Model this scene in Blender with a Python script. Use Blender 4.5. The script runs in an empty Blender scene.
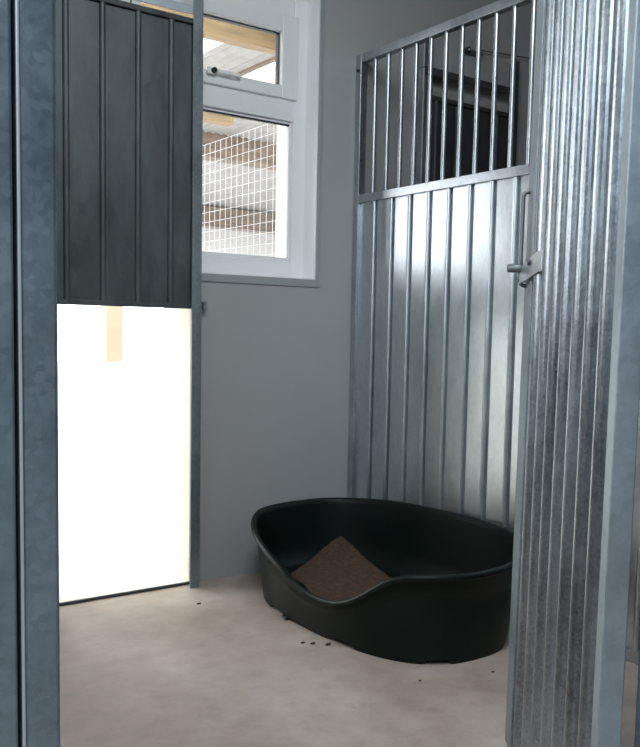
import bpy, bmesh, math, random
from mathutils import Vector, Matrix

random.seed(7)
S = bpy.context.scene
COL = S.collection

# ------------------------------------------------------------------ camera
F, YAW, PIT, ROL = 883.39, 0.6365, -0.0838, 0.0209
PPX, PPY = 25.19, 30.95
fw = Vector((math.sin(YAW)*math.cos(PIT), math.cos(YAW)*math.cos(PIT), math.sin(PIT)))
rt = Vector((math.cos(YAW), -math.sin(YAW), 0)); up = rt.cross(fw)
r2 = rt*math.cos(ROL)+up*math.sin(ROL); u2 = -rt*math.sin(ROL)+up*math.cos(ROL)
cd = bpy.data.cameras.new('camera'); cam = bpy.data.objects.new('camera', cd); COL.objects.link(cam)
M = Matrix((r2, u2, -fw)).transposed().to_4x4(); M.translation = (-2.6533, -3.535, 1.15)
cam.matrix_world = M
cd.sensor_fit = 'VERTICAL'; cd.sensor_height = 36; cd.sensor_width = 36
cd.lens = F/747*36; cd.shift_x = -PPX/747; cd.shift_y = PPY/747; cd.clip_start = .02
S.camera = cam

# ------------------------------------------------------------------ sky, lights, exposure
w = bpy.data.worlds.new('sky'); S.world = w; w.use_nodes = True
bg = w.node_tree.nodes['Background']
bg.inputs[0].default_value = (0.93, 0.96, 1.0, 1); bg.inputs[1].default_value = 5.2
S.view_settings.view_transform = 'Standard'; S.view_settings.look = 'None'
S.view_settings.gamma = 1; S.view_settings.use_curve_mapping = False
S.view_settings.exposure = 0.1

def area(name, loc, rot, sx, sy, power, col):
    l = bpy.data.lights.new(name, 'AREA'); l.shape = 'RECTANGLE'; l.size = sx; l.size_y = sy
    l.energy = power; l.color = col
    o = bpy.data.objects.new(name, l); COL.objects.link(o); o.location = loc; o.rotation_euler = rot
    return o
area('corridor_fill_light', (-3.6, -4.2, 2.9), (math.radians(20), math.radians(-12), 0), 1.2, 00.9, 60, (.74, .88, 1))  # unseen area light added behind the camera to brighten the front metal
area('pen_fill_light', (-1.5, -2.0, 3.12), (math.radians(22), 0, 0), 1.3, .5, 45, (.93, .98, 1))  # added overhead fill for the pen, its source is out of view

# ------------------------------------------------------------------ materials
def new_mat(name):
    m = bpy.data.materials.new(name); m.use_nodes = True
    nt = m.node_tree; return m, nt, nt.nodes['Principled BSDF']
def ramp(nt, stops):
    r = nt.nodes.new('ShaderNodeValToRGB'); e = r.color_ramp.elements
    e[0].position, e[0].color = stops[0][0], (*stops[0][1], 1)
    e[1].position, e[1].color = stops[-1][0], (*stops[-1][1], 1)
    for p, c in stops[1:-1]:
        k = e.new(p); k.color = (*c, 1)
    return r
def coords(nt, scale=(1, 1, 1)):
    t = nt.nodes.new('ShaderNodeTexCoord'); mp = nt.nodes.new('ShaderNodeMapping')
    mp.inputs['Scale'].default_value = scale; nt.links.new(t.outputs['Object'], mp.inputs[0]); return mp.outputs[0]
def noise(nt, vec, scale, detail=4, rough=.6):
    n = nt.nodes.new('ShaderNodeTexNoise'); n.inputs['Scale'].default_value = scale
    n.inputs['Detail'].default_value = detail; n.inputs['Roughness'].default_value = rough
    nt.links.new(vec, n.inputs['Vector']); return n.outputs['Fac']
def bump(nt, b, h, strength, dist=.002):
    k = nt.nodes.new('ShaderNodeBump'); k.inputs['Strength'].default_value = strength
    k.inputs['Distance'].default_value = dist; nt.links.new(h, k.inputs['Height']); nt.links.new(k.outputs[0], b.inputs['Normal'])

def galvanised(name, lo, hi, r0, r1, metal=.85, scale=34, bstr=.3, streak=(1, 1, .35), vw=.13):
    m, nt, b = new_mat(name)
    v = coords(nt, streak)
    vo = nt.nodes.new('ShaderNodeTexVoronoi'); vo.inputs['Scale'].default_value = scale; nt.links.new(v, vo.inputs['Vector'])
    bw = nt.nodes.new('ShaderNodeSeparateColor'); nt.links.new(vo.outputs['Color'], bw.inputs[0])
    n1 = noise(nt, v, 5, 6, .65)
    mx = nt.nodes.new('ShaderNodeMath'); mx.operation = 'MULTIPLY_ADD'; mx.inputs[1].default_value = vw
    nt.links.new(bw.outputs[0], mx.inputs[0])
    sc = nt.nodes.new('ShaderNodeMath'); sc.operation = 'MULTIPLY'; sc.inputs[1].default_value = .94
    nt.links.new(n1, sc.inputs[0]); nt.links.new(sc.outputs[0], mx.inputs[2])
    c = ramp(nt, [(.32, lo), (.75, hi)]); nt.links.new(mx.outputs[0], c.inputs[0]); nt.links.new(c.outputs[0], b.inputs['Base Color'])
    rr = ramp(nt, [(.25, (r0,)*3), (.75, (r1,)*3)]); nt.links.new(mx.outputs[0], rr.inputs[0]); nt.links.new(rr.outputs[0], b.inputs['Roughness'])
    b.inputs['Metallic'].default_value = metal
    n2 = noise(nt, v, 14, 5, .6)
    bump(nt, b, n2, bstr, .004)
    return m
M_ZINC = galvanised('galvanised_steel', (.34, .37, .40), (.62, .66, .69), .24, .42, .9, 110, .25, (1, 1, .8))
M_SHEET = galvanised('galvanised_sheet', (.52, .57, .60), (.72, .76, .78), .27, .38, .95, 60, .13, (1, 1, .7))
M_DULL = galvanised('weathered_galvanised_steel', (.17, .20, .215), (.36, .41, .44), .40, .6, .75, 110, .25, (1, 1, .8))
M_HATCH = galvanised('dull_hatch_sheet', (.075, .085, .09), (.16, .18, .185), .45, .65, .7, 30, .2)
M_POST = galvanised('smeared_blue_grey_zinc', (.23, .29, .33), (.44, .52, .58), .36, .6, .65, 130, .12, (1, 1, 1))
M_FACE = galvanised('mottled_pale_zinc', (.36, .42, .46), (.56, .63, .68), .34, .55, .6, 90, .15, (1, 1, 1))
M_EDGE_HILITE = galvanised('painted_edge_highlight', (.80, .82, .86), (.92, .93, .95), .3, .4, .4)  # near-white colour standing in for a highlight on the post edge
M_GATE = galvanised('speckled_gate_zinc', (.20, .22, .235), (.46, .50, .53), .24, .42, .95, 170, .28, (1, 1, .8), .18)
M_IRON = galvanised('dull_iron', (.10, .11, .115), (.22, .24, .25), .4, .55, .8)
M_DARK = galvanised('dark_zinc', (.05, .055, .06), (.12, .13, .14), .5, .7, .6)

def simple(name, col, rough, metal=0, var=.12, scale=6, bstr=0, bscale=60, stretch=(1, 1, 1), spec=None):
    m, nt, b = new_mat(name); v = coords(nt, stretch)
    n = noise(nt, v, scale, 6)
    c = ramp(nt, [(.3, tuple(x*(1-var) for x in col)), (.7, tuple(min(1, x*(1+var)) for x in col))])
    nt.links.new(n, c.inputs[0]); nt.links.new(c.outputs[0], b.inputs['Base Color'])
    b.inputs['Roughness'].default_value = rough; b.inputs['Metallic'].default_value = metal
    if spec is not None: b.inputs['Specular IOR Level'].default_value = spec
    if bstr: bump(nt, b, noise(nt, v, bscale, 5), bstr)
    return m
M_WALL = simple('painted_plaster', (.41, .42, .425), .7, var=.03, scale=3, bstr=.25, bscale=45)
M_CORR = simple('dark_grey_blockwork', (.11, .115, .12), .85, var=.1, scale=4, bstr=.2)
M_CEIL = simple('ceiling_paint', (.62, .63, .64), .8, var=.03)
M_UPVC = simple('white_window_plastic', (.93, .94, .95), .3, var=.01)
M_BAND = simple('grey_sealant_band', (.36, .38, .39), .6, var=.05)
M_BED = simple('dark_green_plastic', (.004, .009, .007), .42, var=.15, bstr=.12, bscale=220, spec=.2)
M_CLOTH = simple('brown_fleece', (.075, .042, .027), .95, var=.5, scale=45, bstr=.9, bscale=120)
M_BLACK = simple('black_rubber', (.02, .02, .022), .5)
M_TIMBER = simple('pine_timber', (.24, .165, .085), .6, var=.3, scale=5, stretch=(.6, 8, 8), bstr=.2)
M_OLD = simple('weathered_brown_timber', (.17, .125, .09), .7, var=.35, scale=4, stretch=(.6, 6, 6))
M_ROOFG = simple('grey_roof_sheet', (.31, .30, .29), .6, var=.15)
M_CREAM = simple('cream_paint', (.46, .36, .26), .7, var=.05)
M_LINING = simple('pale_door_lining', (.74, .68, .57), .6, var=.02)
M_OUTW = simple('white_render', (.85, .84, .80), .8, var=.05)
M_WIRE = simple('white_coated_wire', (.7, .7, .72), .4, var=.02)
M_SOIL = simple('dried_dirt', (.05, .035, .025), .9)

def floor_mat():
    m, nt, b = new_mat('sealed_concrete'); v = coords(nt)
    n = noise(nt, v, 2.2, 8, .62); n2 = noise(nt, v, 11, 6, .7)
    c = ramp(nt, [(.3, (.35, .275, .225)), (.5, (.46, .382, .332)), (.68, (.58, .505, .455))]); nt.links.new(n, c.inputs[0])
    c2 = ramp(nt, [(.3, (.72, .71, .70)), (.52, (1, 1, 1))]); nt.links.new(n2, c2.inputs[0])
    mix = nt.nodes.new('ShaderNodeMix'); mix.data_type = 'RGBA'; mix.blend_type = 'MULTIPLY'; mix.inputs[0].default_value = .65
    nt.links.new(c.outputs[0], mix.inputs[6]); nt.links.new(c2.outputs[0], mix.inputs[7]); nt.links.new(mix.outputs[2], b.inputs['Base Color'])
    rr = ramp(nt, [(.3, (.42,)*3), (.7, (.62,)*3)]); nt.links.new(n2, rr.inputs[0]); nt.links.new(rr.outputs[0], b.inputs['Roughness'])
    bump(nt, b, n2, .25, .003)
    return m
M_FLOOR = floor_mat()
M_YARD = simple('pale_yard_concrete', (.80, .79, .76), .8, var=.06)

def glass_mat():
    m, nt, b = new_mat('window_glass')
    nt.nodes.remove(b); out = nt.nodes['Material Output']
    t = nt.nodes.new('ShaderNodeBsdfTransparent'); g = nt.nodes.new('ShaderNodeBsdfGlossy'); g.inputs['Roughness'].default_value = .03
    fr = nt.nodes.new('ShaderNodeFresnel'); fr.inputs['IOR'].default_value = 1.4
    mx = nt.nodes.new('ShaderNodeMixShader')
    nt.links.new(fr.outputs[0], mx.inputs[0]); nt.links.new(t.outputs[0], mx.inputs[1]); nt.links.new(g.outputs[0], mx.inputs[2]); nt.links.new(mx.outputs[0], out.inputs[0])
    return m
M_GLASS = glass_mat()
def translucent_mat():
    m, nt, b = new_mat('clear_corrugated_sheet')
    out = nt.nodes['Material Output']; t = nt.nodes.new('ShaderNodeBsdfTranslucent'); t.inputs[0].default_value = (.93, .93, .88, 1)
    mx = nt.nodes.new('ShaderNodeMixShader'); mx.inputs[0].default_value = .85
    b.inputs['Base Color'].default_value = (.9, .9, .86, 1)
    nt.links.new(b.outputs[0], mx.inputs[1]); nt.links.new(t.outputs[0], mx.inputs[2]); nt.links.new(mx.outputs[0], out.inputs[0])
    return m
M_TRANS = translucent_mat()

# ------------------------------------------------------------------ mesh helpers
def nb(): return bmesh.new()
def bx(bm, x0, x1, y0, y1, z0, z1, T=None):
    P = [Vector((x, y, z)) for x in (x0, x1) for y in (y0, y1) for z in (z0, z1)]
    if T: P = [T(p) for p in P]
    v = [bm.verts.new(p) for p in P]
    for f in ((0, 1, 3, 2), (4, 6, 7, 5), (0, 4, 5, 1), (2, 3, 7, 6), (0, 2, 6, 4), (1, 5, 7, 3)): bm.faces.new([v[i] for i in f])
def tube(bm, pts, r, n=12, cap=True, T=None):
    pts = [Vector(p) for p in pts]
    if T: pts = [T(p) for p in pts]
    rings = []
    ref = None
    for i, p in enumerate(pts):
        d = (pts[min(i+1, len(pts)-1)] - pts[max(i-1, 0)]).normalized()
        if ref is None: ref = d.orthogonal().normalized()
        a = (ref - d*ref.dot(d)).normalized(); b = d.cross(a); ref = a
        rings.append([bm.verts.new(p+(a*math.cos(t)+b*math.sin(t))*r) for t in [2*math.pi*k/n for k in range(n)]])
    for A, B in zip(rings, rings[1:]):
        for k in range(n): bm.faces.new((A[k], A[(k+1) % n], B[(k+1) % n], B[k])).smooth = True
    if cap: bm.faces.new(rings[0][::-1]); bm.faces.new(rings[-1])
def bend(pts, r=.02, n=5):
    """round the inner corners of a polyline"""
    pts = [Vector(p) for p in pts]; out = [pts[0]]
    for a, b, c in zip(pts, pts[1:], pts[2:]):
        p = b+(a-b).normalized()*r; q = b+(c-b).normalized()*r
        for k in range(n+1):
            t = k/n; out.append(p*(1-t)**2+b*2*t*(1-t)+q*t*t)
    out.append(pts[-1]); return out
def sheet(bm, L, z0, z1, ribs, rr, T, th=.0016, prot=1.0, groove=0):
    """sheet in local (u, w, z) with rounded ribs standing up in +w at the u values of ribs"""
    prof = [(0, 0)]
    for c in ribs:
        for k in range(0, 15):
            a = math.pi*(1-k/14)
            prof.append((c+rr*math.cos(a), rr*prot*math.sin(a)))
        if groove: prof += [(c+rr+.0006, -groove), (c+rr+groove*.9, -groove), (c+rr+groove*.9+.0006, 0)]
    prof.append((L, 0))
    def strip(off):
        return [[bm.verts.new(T(Vector((u, w_+off, z)))) for z in (z0, z1)] for u, w_ in prof]
    A, B = strip(0), strip(-th)
    for s, X in ((1, A), (-1, B)):
        for p, q in zip(X, X[1:]):
            f = [p[0], q[0], q[1], p[1]]; bm.faces.new(f if s > 0 else f[::-1])
    for i in range(len(prof)-1):
        for e in (0, 1): bm.faces.new((A[i][e], A[i+1][e], B[i+1][e], B[i][e]))
    bm.faces.new((A[0][0], A[0][1], B[0][1], B[0][0])); bm.faces.new((A[-1][0], A[-1][1], B[-1][1], B[-1][0]))

def obj(name, bm, m, parent=None, bevel=0, smooth=False, sub=0, seg=2):
    bmesh.ops.recalc_face_normals(bm, faces=bm.faces)
    if parent is None:                       # single-mesh thing: origin at the middle of its base
        lo = [min(v.co[i] for v in bm.verts) for i in range(3)]; hi = [max(v.co[i] for v in bm.verts) for i in range(3)]
        org = Vector(((lo[0]+hi[0])/2, (lo[1]+hi[1])/2, lo[2]))
    else:
        org = Vector(parent['org'])
    for v in bm.verts: v.co -= org
    me = bpy.data.meshes.new(name); bm.to_mesh(me); bm.free()
    me.materials.append(m)
    o = bpy.data.objects.new(name, me); COL.objects.link(o)
    if parent is None: o.location = org
    else:
        top = parent
        o.parent = parent
        o['org'] = parent['org']
    if smooth:
        for p in me.polygons: p.use_smooth = True
    if bevel:
        b = o.modifiers.new('bevel', 'BEVEL'); b.width = bevel; b.segments = seg; b.limit_method = 'ANGLE'; b.angle_limit = math.radians(50)
        for p in me.polygons: p.use_smooth = True
        wn = o.modifiers.new('wn', 'WEIGHTED_NORMAL'); wn.keep_sharp = True
    if sub:
        s = o.modifiers.new('sub', 'SUBSURF'); s.levels = s.render_levels = sub
    return o
def thing(name, label, cat, loc, group=None):
    o = bpy.data.objects.new(name, None); COL.objects.link(o); o.location = loc; o.empty_display_size = .1
    o['org'] = list(loc); o['label'] = label; o['category'] = cat
    if group: o['group'] = group
    return o
def tag(o, label, cat, group=None):
    o['label'] = label; o['category'] = cat
    if group: o['group'] = group
    return o
def struct(name, bm, m, **k):
    o = obj(name, bm, m, **k); o['kind'] = 'structure'; return o
def copy_tree(o, parent=None):
    c = o.copy(); COL.objects.link(c); c.parent = parent
    for ch in list(o.children): copy_tree(ch, c)
    return c
def wall_cells(bm, xs, zs, y0, y1, holes):
    """wall in the X-Z plane with rectangular holes, faces only where it is exposed"""
    def solid(i, j):
        if i < 0 or j < 0 or i >= len(xs)-1 or j >= len(zs)-1: return False
        cx, cz = (xs[i]+xs[i+1])/2, (zs[j]+zs[j+1])/2
        return not any(a < cx < b and c < cz < d for a, b, c, d in holes)
    V = {}
    def v(x, y, z):
        k = (x, y, z)
        if k not in V: V[k] = bm.verts.new(k)
        return V[k]
    for i in range(len(xs)-1):
        for j in range(len(zs)-1):
            if not solid(i, j): continue
            a, b, c, d = xs[i], xs[i+1], zs[j], zs[j+1]
            bm.faces.new((v(a, y0, c), v(b, y0, c), v(b, y0, d), v(a, y0, d)))
            bm.faces.new((v(a, y1, c), v(a, y1, d), v(b, y1, d), v(b, y1, c)))
            if not solid(i-1, j): bm.faces.new((v(a, y0, c), v(a, y0, d), v(a, y1, d), v(a, y1, c)))
            if not solid(i+1, j): bm.faces.new((v(b, y0, c), v(b, y1, c), v(b, y1, d), v(b, y0, d)))
            if not solid(i, j-1): bm.faces.new((v(a, y0, c), v(a, y1, c), v(b, y1, c), v(b, y0, c)))
            if not solid(i, j+1): bm.faces.new((v(a, y0, d), v(b, y0, d), v(b, y1, d), v(a, y1, d)))

# ------------------------------------------------------------------ the room
CEIL = 3.15
XW, XE, YF = -4.3, 3.0, -5.0
b = nb(); bx(b, -2.60, XE, -2.62, .0, -.1, 0); bx(b, XW, XE, YF, -2.62, -.1, 0); struct('floor', b, M_FLOOR)
b = nb(); bx(b, -2.60, XE, -2.62, .28, CEIL, CEIL+.1); bx(b, XW, XE, YF, -2.62, CEIL, CEIL+.1); struct('ceiling', b, M_CEIL)
WX0, WX1, WZ0, WZ1 = -1.27, -.235, 1.388, 2.73
HX0, HX1, HZ1 = -1.51, -.882, 1.33
b = nb(); wall_cells(b, [-2.60, HX0, WX0, HX1, WX1, XE], [-.1, HZ1, WZ0, WZ1, CEIL], 0, .28, [(HX0, HX1, -1, HZ1), (WX0, WX1, WZ0, WZ1)])
struct('wall_back', b, M_WALL)
b = nb(); bx(b, XW, XE, YF-.1, YF, 0, CEIL); struct('wall_front', b, M_CORR)
b = nb(); bx(b, XW-.1, XW, YF-.1, -2.62, 0, CEIL); bx(b, XW-.1, -2.60, -2.62, -2.52, 0, CEIL); struct('wall_west', b, M_CORR)
b = nb(); bx(b, XE, XE+.1, YF-.1, .28, 0, CEIL); struct('wall_east', b, M_WALL)
SW = (-2.15, -1.15, 1.30, 2.30)  # opening for the added side window
b = nb(); bx(b, -2.60, -2.47, -2.62, 0, 0, SW[2]); bx(b, -2.60, -2.47, -2.62, 0, SW[3], CEIL)
bx(b, -2.60, -2.47, -2.62, SW[0], SW[2], SW[3]); bx(b, -2.60, -2.47, SW[1], 0, SW[2], SW[3]); struct('wall_left', b, M_WALL)
b = nb(); bx(b, HX0, HX1, -.006, .28, -.09, .0); struct('trim_threshold', b, M_YARD)
b = nb(); bx(b, HX0-.02, HX1+.015, -.012, .0, 0.0, .012); struct('trim_doorstrip', b, M_DARK)

# grey sealing band round the window opening, on the wall face
b = nb()
bx(b, WX1, WX1+.024, -.006, -.0002, WZ0-.036, WZ1+.02); bx(b, WX0-.02, WX1, -.006, -.0002, WZ0-.036, WZ0)
bx(b, WX0-.02, WX1, -.006, -.0002, WZ1, WZ1+.02); bx(b, WX0-.02, WX0, -.006, -.0002, WZ0, WZ1)
struct('trim_window', b, M_BAND, bevel=.002)

b = nb(); bx(b, HX1-.010, HX1, .002, .276, .002, HZ1); bx(b, HX0, HX0+.01, .002, .276, .002, HZ1); bx(b, HX0+.01, HX1-.01, .002, .276, HZ1-.01, HZ1)
struct('trim_doorway', b, M_LINING)
b = nb(); bx(b, WX1-.006, WX1, .0, .10, WZ0+.006, WZ1); bx(b, WX0, WX0+.006, .0, .10, WZ0+.006, WZ1); bx(b, WX0, WX1, .0, .10, WZ0, WZ0+.006); bx(b, WX0+.006, WX1-.006, .0, .10, WZ1-.006, WZ1)
struct('trim_reveal', b, M_UPVC)
# ------------------------------------------------------------------ window
def frame_bm(x0, x1, z0, z1, ix0, ix1, iz0, iz1, y0, y1):
    m = nb(); bx(m, x0, ix0, y0, y1, z0, z1); bx(m, ix1, x1, y0, y1, z0, z1)
    bx(m, ix0, ix1, y0, y1, z0, iz0); bx(m, ix0, ix1, y0, y1, iz1, z1); return m
win = bpy.data.objects.new('window_1', None); COL.objects.link(win); win.location = (-.75, .13, WZ0); win['org'] = [-.75, .13, WZ0]; win['kind'] = 'structure'
m = nb()
G0, G1 = -1.165, -.308
# outer frame with transom
bx(m, WX0, G0, .10, .17, WZ0, WZ1); bx(m, G1, WX1, .10, .17, WZ0, WZ1)
bx(m, G0, G1, .10, .17, WZ0, 1.478); bx(m, G0, G1, .10, .17, 2.135, 2.25); bx(m, G0, G1, .10, .17, 2.60, WZ1)
obj('window_frame', m, M_UPVC, win, bevel=.006)
# glazing bead round the lower pane and dark gasket
m = frame_bm(G0, G1, 1.478, 2.135, G0+.018, G1-.016, 1.494, 2.121, .115, .15); obj('glazing_bead', m, M_UPVC, win, bevel=.004)
m = nb(); bx(m, G0+.018, G1-.016, .112, .13, 2.115, 2.123); obj('gasket', m, M_BLACK, win)
m = nb(); bx(m, G0+.018, G1-.016, .131, .135, 1.494, 2.121); obj('window_pane', m, M_GLASS, win)
# top hung opener
sash = obj('opening_sash', frame_bm(G0-.012, G1+.012, 2.232, 2.618, G0+.075, G1-.078, 2.292, 2.535, .083, .15), M_UPVC, win, bevel=.007)
m = frame_bm(G0+.075, G1-.078, 2.292, 2.535, G0+.08, G1-.083, 2.297, 2.530, .11, .14); obj('gasket', m, M_BLACK, sash)
m = nb(); bx(m, G0+.076, G1-.079, .122, .126, 2.293, 2.534); obj('window_pane', m, M_GLASS, sash)
m = nb(); bx(m, -.785, -.745, .062, .083, 2.268, 2.298); bx(m, -.765, -.62, .05, .064, 2.276, 2.292)
h = obj('window_handle', m, M_UPVC, sash, bevel=.005)
m = nb(); tube(m, [(-.757, .049, 2.284), (-.757, .0615, 2.284)], .0125); obj('handle_button', m, M_BLACK, h)
m = nb(); bx(m, -.83, -.785, .045, .083, 2.60, 2.635); obj('hinge_bracket', m, M_UPVC, win, bevel=.003)

# ------------------------------------------------------------------ guillotine hatch
def make_hatch():
    t = thing('guillotine_hatch', 'raised grey ribbed metal hatch door above the bright dog opening', 'hatch door', (-1.19, -.05, 0))
    x0, x1 = -1.505, -.886
    T = lambda p: Vector((x0+p.x, -.045-p.y, p.z))
    m = nb(); sheet(m, x1-x0, 1.245, 2.43, [.05, .197, .347, .493], .013, T, .002); obj('ribbed_panel', m, M_HATCH, t)
    m = nb(); bx(m, x0, x1, -.056, -.041, 1.228, 1.25); obj('bottom_edge', m, M_HATCH, t, bevel=.002)
    m = nb(); bx(m, x0, x1, -.060, -.040, 2.418, 2.44); obj('top_edge', m, M_DARK, t, bevel=.002)
    m = nb(); tube(m, [(-1.19, -.05, 2.44), (-1.19, -.05, 2.72), ], .003, 6); obj('lifting_cord', m, M_DARK, t)
    return t
def make_guides():
    t = thing('hatch_guide_frame', 'upright galvanised guide channels and top rail holding the raised hatch door beside the window', 'door frame', (-1.19, -.05, 0))
    for xa, xb, lip in ((-.922, -.876, -1), (-1.565, -1.515, 1)):
        m = nb(); bx(m, xa, xb, -.070, -.064, 0, 2.64); bx(m, *((xb-.008, xb) if lip < 0 else (xa, xa+.008)), -.012, -.002, 0, 2.64)
        if lip < 0: bx(m, xb-.006, xb, -.064, -.012, 0, 2.64)
        else: bx(m, xa, xa+.006, -.064, -.012, 0, 2.64)
        obj('guide_channel', m, M_DULL, t, bevel=.0012)
    m = nb(); bx(m, -1.565, -.93, -.080, -.002, 2.478, 2.484); bx(m, -1.565, -.93, -.080, -.074, 2.448, 2.478); obj('top_rail', m, M_FACE, t, bevel=.001)
    return t
hatch = make_hatch(); guides = make_guides()

t = thing('pulley', 'little pulley high on the wall of the next pen, behind the bars', 'pulley', (.74, -.02, 2.60))
m = nb(); bx(m, .69, .80, -.008, -.001, 2.625, 2.655); obj('mounting_plate', m, M_DULL, t, bevel=.001)
for px_ in (.70, .785):
    m = nb(); tube(m, [(px_, -.045, 2.64), (px_, -.008, 2.64)], .008); obj('axle', m, M_ZINC, t)
    m = nb(); tube(m, [(px_, -.036, 2.64), (px_, -.016, 2.64)], .016, 20); obj('wheel', m, M_BLACK, t)

w2 = bpy.data.objects.new('added_side_window', None); COL.objects.link(w2); w2.location = (-2.53, -1.65, SW[2]); w2['org'] = [-2.53, -1.65, SW[2]]; w2['kind'] = 'structure'  # unseen side window, added for rib highlights and fill in the pen
m = nb()
for ya, yb, za, zb in ((SW[0], SW[1], SW[2], SW[2]+.05), (SW[0], SW[1], SW[3]-.05, SW[3]), (SW[0], SW[0]+.05, SW[2]+.05, SW[3]-.05), (SW[1]-.05, SW[1], SW[2]+.05, SW[3]-.05)):
    bx(m, -2.57, -2.51, ya, yb, za, zb)
obj('window_frame', m, M_UPVC, w2, bevel=.005)
m = nb(); bx(m, -2.542, -2.538, SW[0]+.05, SW[1]-.05, SW[2]+.05, SW[3]-.05); obj('window_pane', m, M_GLASS, w2)

# small clip on the wall beside the guide
b = nb(); bx(b, -.875, -.832, -.016, -.0005, 1.232, 1.256); bx(b, -.848, -.830, -.034, -.016, 1.228, 1.262)
tag(obj('wall_clip', b, M_DULL, bevel=.002), 'tiny metal clip on the wall beside the hatch opening, under the window', 'clip')

# the neighbouring pen's hatch, seen through the bars
OFF = 1.925
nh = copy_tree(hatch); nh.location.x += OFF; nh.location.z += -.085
nh['label'] = 'ribbed hatch door of the next pen, darkened as in shade, seen through the bars'
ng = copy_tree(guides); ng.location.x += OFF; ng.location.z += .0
ng['label'] = 'guide rails darkened as in shade on the back wall of the next pen, behind the bars'
def darken(o, mt):  # puts the next pen's dimness into the copies as darker metal
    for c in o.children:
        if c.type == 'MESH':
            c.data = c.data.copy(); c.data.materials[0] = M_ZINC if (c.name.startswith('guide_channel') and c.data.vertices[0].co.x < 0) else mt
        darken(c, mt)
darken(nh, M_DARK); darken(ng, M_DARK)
b = nb(); tube(b, [(.785, -.026, 2.657), (1.3, -.026, 2.70), (2.98, -.026, 2.80)], .003, 6)
tag(obj('pull_cord', b, M_DARK), 'thin dark cord running along the next pen wall from its pulley', 'cord')

# ------------------------------------------------------------------ partition between the pens (plane X = 0)
part = thing('partition_panel', 'tall galvanised partition with bars over ribbed sheet, behind the dog bed', 'partition', (0, -1.3, 0))
PL = 2.60
m = nb(); bx(m, -.02, .02, -.043, -.003, 0, 2.475); obj('wall_post', m, M_ZINC, part, bevel=.003)
m = nb(); bx(m, -.02, .02, -PL, -PL+.04, 0, 2.475); obj('end_post', m, M_ZINC, part, bevel=.003)
m = nb(); bx(m, -.02, .02, -PL+.04, -.043, 2.435, 2.475); obj('top_rail', m, M_ZINC, part, bevel=.003)
m = nb(); bx(m, -.021, .02, -PL+.04, -.043, 1.768, 1.809); obj('middle_rail', m, M_ZINC, part, bevel=.003)
m = nb(); bx(m, -.02, .02, -PL+.04, -.043, 0.0, .045); obj('bottom_rail', m, M_ZINC, part, bevel=.003)
y = -.132
while y > -PL+.06:
    m = nb(); tube(m, [(0, y, 1.805), (0, y, 2.437)], .0105, 14, False); obj('bar', m, M_ZINC, part); y -= .0985
T = lambda p: Vector((-.004-p.y, -.043-p.x, p.z))
m = nb(); sheet(m, PL-.083, .043, 1.77, [.115+.1295*i-.002 for i in range(19)], .0115, T, .002, prot=1.1, groove=.014); obj('ribbed_sheet', m, M_SHEET, part)
m = nb(); tube(m, [(-.028, -.024, 2.40), (-.018, -.024, 2.40)], .007, 10); obj('bolt_head', m, M_BLACK, part)
m = nb(); tube(m, [(-.028, -.024, .16), (-.018, -.024, .16)], .009, 8); obj('bolt_head', m, M_DARK, part)

# ------------------------------------------------------------------ front of the pen: left jamb + fixed panel, right jamb + fixed panel
def front(name, label, x0, x1, postside):
    t = thing(name, label, 'panel', ((x0+x1)/2, -2.62, 0))
    px0, px1 = (x1-.0405, x1) if postside > 0 else (x0, x0+.046)
    m = nb(); bx(m, px0, px1, -2.645, -2.60, 0, 2.475)
    obj('jamb_post', m, M_POST, t, bevel=.006, seg=3)
    return t, px0, px1
fl, a0, a1 = front('front_panel', 'bluish galvanised front panel with square post at the left edge', -2.47, -2.3555, 1)
m = nb(); bx(m, -2.455, a0-.006, -2.655, -2.62, 0, 2.475); obj('infill_sheet', m, M_POST, fl, bevel=.004, seg=3)
m = nb(); bx(m, a0-.008, a0+.002, -2.635, -2.605, 0, 2.475); obj('joint_strip', m, M_DARK, fl)
m = nb(); bx(m, a0-.0005, a0+.003, -2.6485, -2.6452, 0, 2.475); obj('edge_highlight', m, M_EDGE_HILITE, fl, bevel=.001)  # thin pale strip that paints the highlight along the post edge

fr, c0, c1 = front('front_panel', 'galvanised ribbed front panel and jamb at the right edge, beyond the gate post', -1.290, 0, -1)
T = lambda p: Vector((c1+p.x, -2.622-p.y, p.z))
m = nb(); sheet(m, -.02-c1, .043, 1.77, [.08+.1295*i for i in range(9)], .0105, T, .002); obj('ribbed_sheet', m, M_SHEET, fr)
m = nb(); bx(m, c1, -.02, -2.645, -2.605, 2.435, 2.475); obj('top_rail', m, M_ZINC, fr, bevel=.003)
m = nb(); bx(m, c1, -.02, -2.645, -2.605, 1.768, 1.809); obj('middle_rail', m, M_ZINC, fr, bevel=.003)
m = nb(); bx(m, c1, -.02, -2.645, -2.605, 0, .045); obj('bottom_rail', m, M_ZINC, fr, bevel=.003)
x = c1+.09
while x < -.06:
    m = nb(); tube(m, [(x, -2.625, 1.805), (x, -2.625, 2.437)], .0105, 12, False); obj('bar', m, M_ZINC, fr); x += .0985

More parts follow.
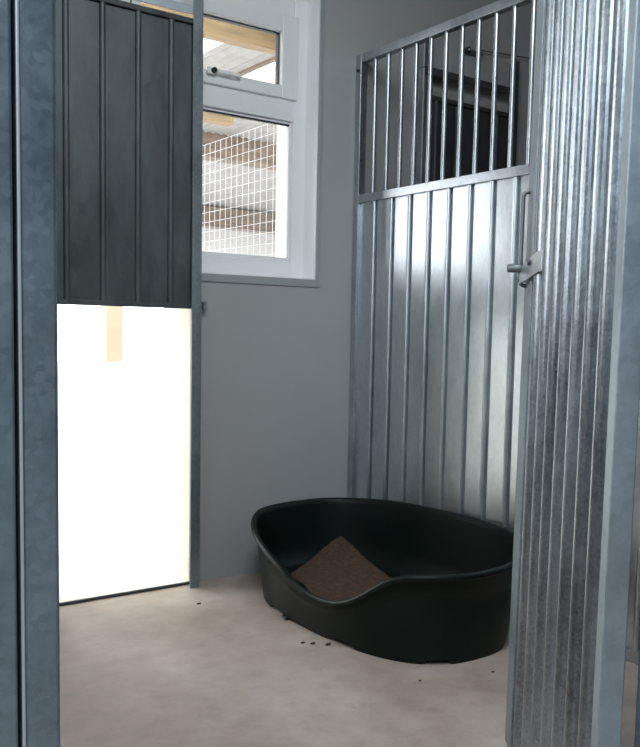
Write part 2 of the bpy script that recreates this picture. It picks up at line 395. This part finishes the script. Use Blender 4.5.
# ------------------------------------------------------------------ open gate
FX, FY = -.886, -1.935
gd = Vector((-.6, -.8, 0)).normalized(); gn = Vector((-.8, .6, 0)).normalized()
gate = thing('gate', 'open galvanised gate with close upright ribs, swung in on the right', 'gate', (FX, FY, 0))
GL = .828
G = lambda p: Vector((FX, FY, 0))+gd*p.x+gn*(p.y+(1.35-p.z)*.006)+Vector((0, 0, p.z))
m = nb(); bx(m, 0, .085, -.04, .006, .04, 2.44, G); obj('latch_stile', m, M_DULL, gate, bevel=.003)
m = nb(); bx(m, GL-.042, GL, -.042, 0, .04, 2.44, G); obj('hinge_stile', m, M_FACE, gate, bevel=.003)
m = nb(); bx(m, .085, GL-.042, -.04, 0, .04, .08, G); obj('bottom_rail', m, M_DULL, gate, bevel=.003)
m = nb(); bx(m, .085, GL-.042, -.04, 0, 2.40, 2.44, G); obj('top_rail', m, M_DULL, gate, bevel=.003)
GR = [.085+.052+.1*i for i in range(7)]
m = nb(); G2 = lambda p: G(Vector((p.x+.085, p.y-.016, p.z)))
sheet(m, GL-.127, .08, 2.40, [r-.085 for r in GR], .021, G2, .002, prot=1.25, groove=.020); obj('ribbed_sheet', m, M_GATE, gate)
# hinges
for z in (.12, 2.15):
    m = nb(); tube(m, [G(Vector((GL+.012, -.05, z))), G(Vector((GL+.012, -.05, z+.09)))], .011); obj('hinge', m, M_ZINC, gate)
# D-shaped pull handle and slide bolt on the far stile
m = nb(); tube(m, bend([(.02, -.002, 1.515), (.02, .022, 1.515), (.02, .022, 1.275), (.02, -.002, 1.275)], .014), .0052, 10, True, G)
obj('pull_handle', m, M_IRON, gate)
m = nb(); tube(m, [(.035, .0, 1.318), (.035, .058, 1.318)], .0105, 14, True, G)
bo = obj('slide_bolt', m, M_IRON, gate)
m = nb()
def quad_prism(m, pts, th):      # pts in (u, w, z); extruded along the gate normal
    A = [m.verts.new(G(Vector(p))) for p in pts]; B = [m.verts.new(G(Vector((p[0], p[1]-th, p[2])))) for p in pts]
    m.faces.new(A); m.faces.new(B[::-1])
    for i in range(len(pts)): m.faces.new((A[i], A[(i+1) % len(pts)], B[(i+1) % len(pts)], B[i]))
quad_prism(m, [(.03, .026, 1.278), (.17, .010, 1.300), (.20, .006, 1.302), (.20, .006, 1.352), (.15, .012, 1.350), (.03, .026, 1.318)], .005)
bx(m, .165, .20, .004, .004, 1.302, 1.352, G)
lp = obj('latch_plate', m, M_ZINC, gate, bevel=.0015)
m = nb(); tube(m, [(.11, .013, 1.328), (.11, .022, 1.328)], .008, 10, True, G); obj('plate_bolt', m, M_DARK, lp)

# ------------------------------------------------------------------ dog bed
bed = thing('dog_bed', 'large dark green oval plastic dog bed with dipped front, on the concrete floor', 'dog bed', (-.44, -.79, 0))
CX, CY, NE = -.445, -.79, 2.6
ZP = [(-206, .27), (-196, .24), (-182, .178), (-170, .16), (-160, .170), (-152, .206), (-144, .268), (-138, .310), (-131, .332), (-119, .334), (-99, .333),
      (-78, .338), (-60, .36), (-40, .388), (0, .382), (28, .376), (51, .366), (91, .360), (119, .354), (140, .318), (154, .271), (164, .238), (178, .178), (190, .16)]
def rimz(a):
    a = (a+180) % 360-180
    P = sorted(ZP)
    for (p, zp), (q, zq), (r_, zr), (s, zs) in zip([P[0]]+P, P, P[1:], P[2:]+[P[-1]]):
        if q <= a <= r_:
            t = (a-q)/(r_-q)
            return zq*(1-(t*t*(3-2*t)*.35+t*.65))+zr*(t*t*(3-2*t)*.35+t*.65)
    return .3
def ell(a, sx, sy, n=NE):
    c, s = math.cos(a), math.sin(a)
    # keep the polar parameter used for the rim heights: angle of the scaled direction
    k = (abs(c)**n+abs(s)**n)**(-1/n)
    return CX+sx*k*c, CY+sy*k*s
N = 144
zr = [rimz(360*i/N-180) for i in range(N)]
for _ in range(3): zr = [(zr[i-1]+2*zr[i]+zr[(i+1) % N])/4 for i in range(N)]
def bedwall():
    m = nb(); rows = []
    rb, ra = .405, .645
    bb, ba = .340, .590
    def row(f):
        rows.append([m.verts.new(f(i)) for i in range(N)])
    def at(i, t, off, dz=0):      # t 0 = base, 1 = rim height .38 : the wall leans outwards
        a = math.radians(360*i/N-180); z = t
        k = min(1, z/.36); sx = bb+(rb-.018-bb)*k**.9+off; sy = ba+(ra-.018-ba)*k**.9+off
        x, y = ell(a, sx, sy); return Vector((x, y, z+dz))
    # outside from the floor up
    def foot(i):
        a = (360*i/N-180) % 360
        near = lambda c, w_: abs((a-c+180) % 360-180) < w_
        return .016 if (near(157, 7) or near(200, 7) or near(243, 7) or near(300, 7)) else 0
    for zf in (0, .03, .33, .66, 1):
        def f(i, zf=zf):
            z = foot(i)+(zr[i]-.022-foot(i))*zf if zf < 1 else zr[i]-.024
            return at(i, max(z, 0.0), 0)
        row(f)
    def rimp(i, ang, r=.013):
        # rolled lip, centre a little outside the wall
        o = at(i, zr[i]-.016, .008); o2 = at(i, zr[i]-.016, .018); d = (o2-o); d.z = 0; d.normalize()
        return Vector((o.x, o.y, zr[i]-.014))+d*(r*math.cos(ang))+Vector((0, 0, r*math.sin(ang)))
    for ang in (-100, -60, -15, 25, 60, 90, 125, 160):
        row(lambda i, g=math.radians(ang): rimp(i, g))
    for zf in (1, .66, .33):
        row(lambda i, zf=zf: at(i, .075+(zr[i]-.03-.075)*zf, -.006))
    row(lambda i: at(i, .078, -.012)); row(lambda i: at(i, .064, -.035)); row(lambda i: at(i, .060, -.10)); row(lambda i: at(i, .060, -.2))
    for A, B in zip(rows, rows[1:]):
        for i in range(N): m.faces.new((A[i], A[(i+1) % N], B[(i+1) % N], B[i]))
    m.faces.new(rows[-1])
    return m
o = obj('shell', bedwall(), M_BED, bed, smooth=True)
# cloth in the bed
m = nb(); A = Vector((-.232, -.246, .190)); B_ = Vector((-.625, -.415, .10)); C_ = Vector((-.72, -.93, .075)); D = Vector((-.262, -.66, .085))
n = 26; g = []
for i in range(n+1):
    r_ = []
    for j in range(n+1):
        s, t = i/n, j/n
        p = A*(1-s)*(1-t)+B_*s*(1-t)+C_*s*t+D*(1-s)*t
        base = .064+.016
        z = base+max(0, p.z-base)*1.0
        lift = math.exp(-((s*s+t*t)*7))*.0
        z += .012*min(1, 4*s*t+.0)*(math.sin(9*s+4*t)*math.sin(7*t-3*s))+lift+random.uniform(-.0015, .0015)
        p2 = Vector((p.x+.006*math.sin(8*t), p.y+.006*math.sin(7*s), max(z, .07)))
        r_.append(m.verts.new(p2))
    g.append(r_)
for i in range(n):
    for j in range(n): m.faces.new((g[i][j], g[i+1][j], g[i+1][j+1], g[i][j+1]))
bl = obj('blanket', m, M_CLOTH, smooth=True)
sm = bl.modifiers.new('th', 'SOLIDIFY'); sm.thickness = .008; sm.offset = -1
tag(bl, 'crumpled brown fleece blanket lying in the dark green dog bed', 'blanket')

# specks of dirt on the floor
for (x, y, r_, lab) in [(-.99, -.288, .006, 'tiny dark speck of dirt on the floor in front of the hatch opening'),
                        (-.882, -.908, .006, 'dark crumb on the floor by the bed dip, leftmost of three in a row'),
                        (-.857, -.936, .007, 'dark crumb on the floor by the bed dip, middle of three in a row'),
                        (-.816, -.975, .008, 'dark crumb on the floor by the bed dip, rightmost of three in a row'),
                        (-.755, -1.414, .004, 'dark speck on the floor below the front right of the bed, left of two'),
                        (-.495, -1.494, .004, 'dark speck on the floor between the dog bed and the gate')]:
    m = nb(); bmesh.ops.create_icosphere(m, subdivisions=2, radius=r_)
    for v in m.verts:
        v.co = Vector((v.co.x*1.5+random.uniform(-.001, .001)+x, v.co.y+random.uniform(-.001, .001)+y, max(0, v.co.z*.6+r_*.35)))
    tag(obj('dirt_crumb', m, M_SOIL, smooth=True), lab, 'dirt', 'dirt crumbs on the pen floor')
b = nb(); bx(b, -.800, -.778, -.662, -.640, 0, .009); bx(b, -.790, -.775, -.655, -.61, 0, .006)
tag(obj('dirt_crumb', b, M_BLACK, bevel=.002), 'small black scrap on the floor at the foot of the dog bed', 'dirt')

# ------------------------------------------------------------------ outside run
b = nb(); bx(b, -14, 22, .28, 30, -.14, -.01); struct('ground', b, M_YARD)
b = nb(); bx(b, -6, 8, 3.2, 3.35, -.01, .862); tag(obj('low_wall', b, M_OUTW), 'low white wall across the outdoor run, seen through the hatch opening', 'wall')
def post(x0, x1, y0, y1, z0, z1, label, mt=M_CREAM):
    b = nb(); bx(b, x0, x1, y0, y1, z0, z1); return tag(obj('post', b, mt, bevel=.004), label, 'post')
post(-.025, .115, 3.21, 3.34, .863, 2.78, 'cream square post on the low wall, seen through the hatch opening')
post(-.03, .03, .60, .70, -.01, 2.78, 'pale post just outside the window at the right end of the wire mesh', M_OUTW)
# mesh fence outside
def mesh_fence(name, label, along, fixed, a0, a1, z0, z1, pa, pz, r, mt):
    m = nb(); n1 = int(round((a1-a0)/pa)); n2 = int(round((z1-z0)/pz))
    def P(a, z): return (fixed, a, z) if along == 'y' else (a, fixed, z)
    for i in range(n1+1):
        a = a0+(a1-a0)*i/n1; tube(m, [P(a, z0), P(a, z1)], r, 4)
    for j in range(n2+1):
        z = z0+(z1-z0)*j/n2; tube(m, [P(a0, z), P(a1, z)], r, 4)
    return tag(obj(name, m, mt), label, 'mesh panel', 'wire mesh panels of the outdoor run')
mesh_fence('wire_mesh_panel', 'white wire mesh panel of the outdoor run, seen through the window', 'y', 0, .71, 3.19, 1.45, 2.30, .0685, .062, .0015, M_WIRE)
mesh_fence('wire_mesh_panel', 'pale wire mesh panel on the low wall, left of the cream post', 'x', 3.27, -1.4, -.04, .87, 2.7, .05, .05, .002, M_WIRE)
# roof timbers and sheets
def beam(y0, y1, z0, z1, mt, label, x0=-3, x1=9):
    b = nb(); bx(b, x0, x1, y0, y1, z0, z1); tag(obj('roof_beam', b, mt), label, 'beam', 'roof beams outside the window')
beam(1.12, 1.20, 2.81, 2.965, M_TIMBER, 'pine roof beam nearest the window, across its top pane')
beam(2.95, 3.05, 2.80, 2.96, M_TIMBER, 'pine roof beam in the top left of the lower window pane, behind the mesh', -3, .95)
beam(4.3, 4.5, 2.80, 3.05, M_OLD, 'upper dark brown roof timber behind the wire mesh', 0, 12)
beam(8.0, 8.25, 2.60, 2.88, M_OLD, 'lower dark brown roof timber behind the wire mesh', 0, 16)
def roof(x0, x1, y0, y1, z0, z1, mt, label):
    b = nb(); n = max(2, int((x1-x0)/.04)); V = []
    for i in range(n+1):
        x = x0+(x1-x0)*i/n; c = .008*math.cos(2*math.pi*i/2)
        V.append([b.verts.new((x, y, z+c+dz)) for y, z, dz in ((y0, z0, 0), (y1, z1, 0), (y1, z1, .004), (y0, z0, .004))])
    for A, B in zip(V, V[1:]):
        for k in range(4): b.faces.new((A[k], B[k], B[(k+1) % 4], A[(k+1) % 4]))
    b.faces.new(V[0]); b.faces.new(V[-1][::-1])
    tag(obj('roof_sheet', b, mt), label, 'roof sheet', 'roof sheets outside the window')
roof(-3, .165, .45, 3.3, 2.985, 2.985, M_TRANS, 'clear roof sheet in the left corner of the top window pane')
roof(.17, .56, .45, 3.3, 2.985, 2.985, M_ROOFG, 'grey roof sheet in the top window pane, between two clear strips')
roof(.60, 3.6, .45, 3.3, 2.985, 2.985, M_TRANS, 'clear roof sheet in the right corner of the top window pane')
b = nb(); bx(b, .56, .60, .45, 3.3, 2.96, 2.99); tag(obj('roof_batten', b, M_OLD), 'thin brown roof batten beside the grey sheet, in the top window pane', 'batten')
roof(0, 12, 3.4, 8.2, 3.06, 2.90, M_ROOFG, 'grey roof over the runs beyond the wire mesh, upper stretch')
roof(0, 18, 8.3, 14, 2.86, 2.70, M_ROOFG, 'grey roof over the runs beyond the wire mesh, lower stretch')

for o in list(bpy.data.objects):
    if 'org' in o.keys(): del o['org']
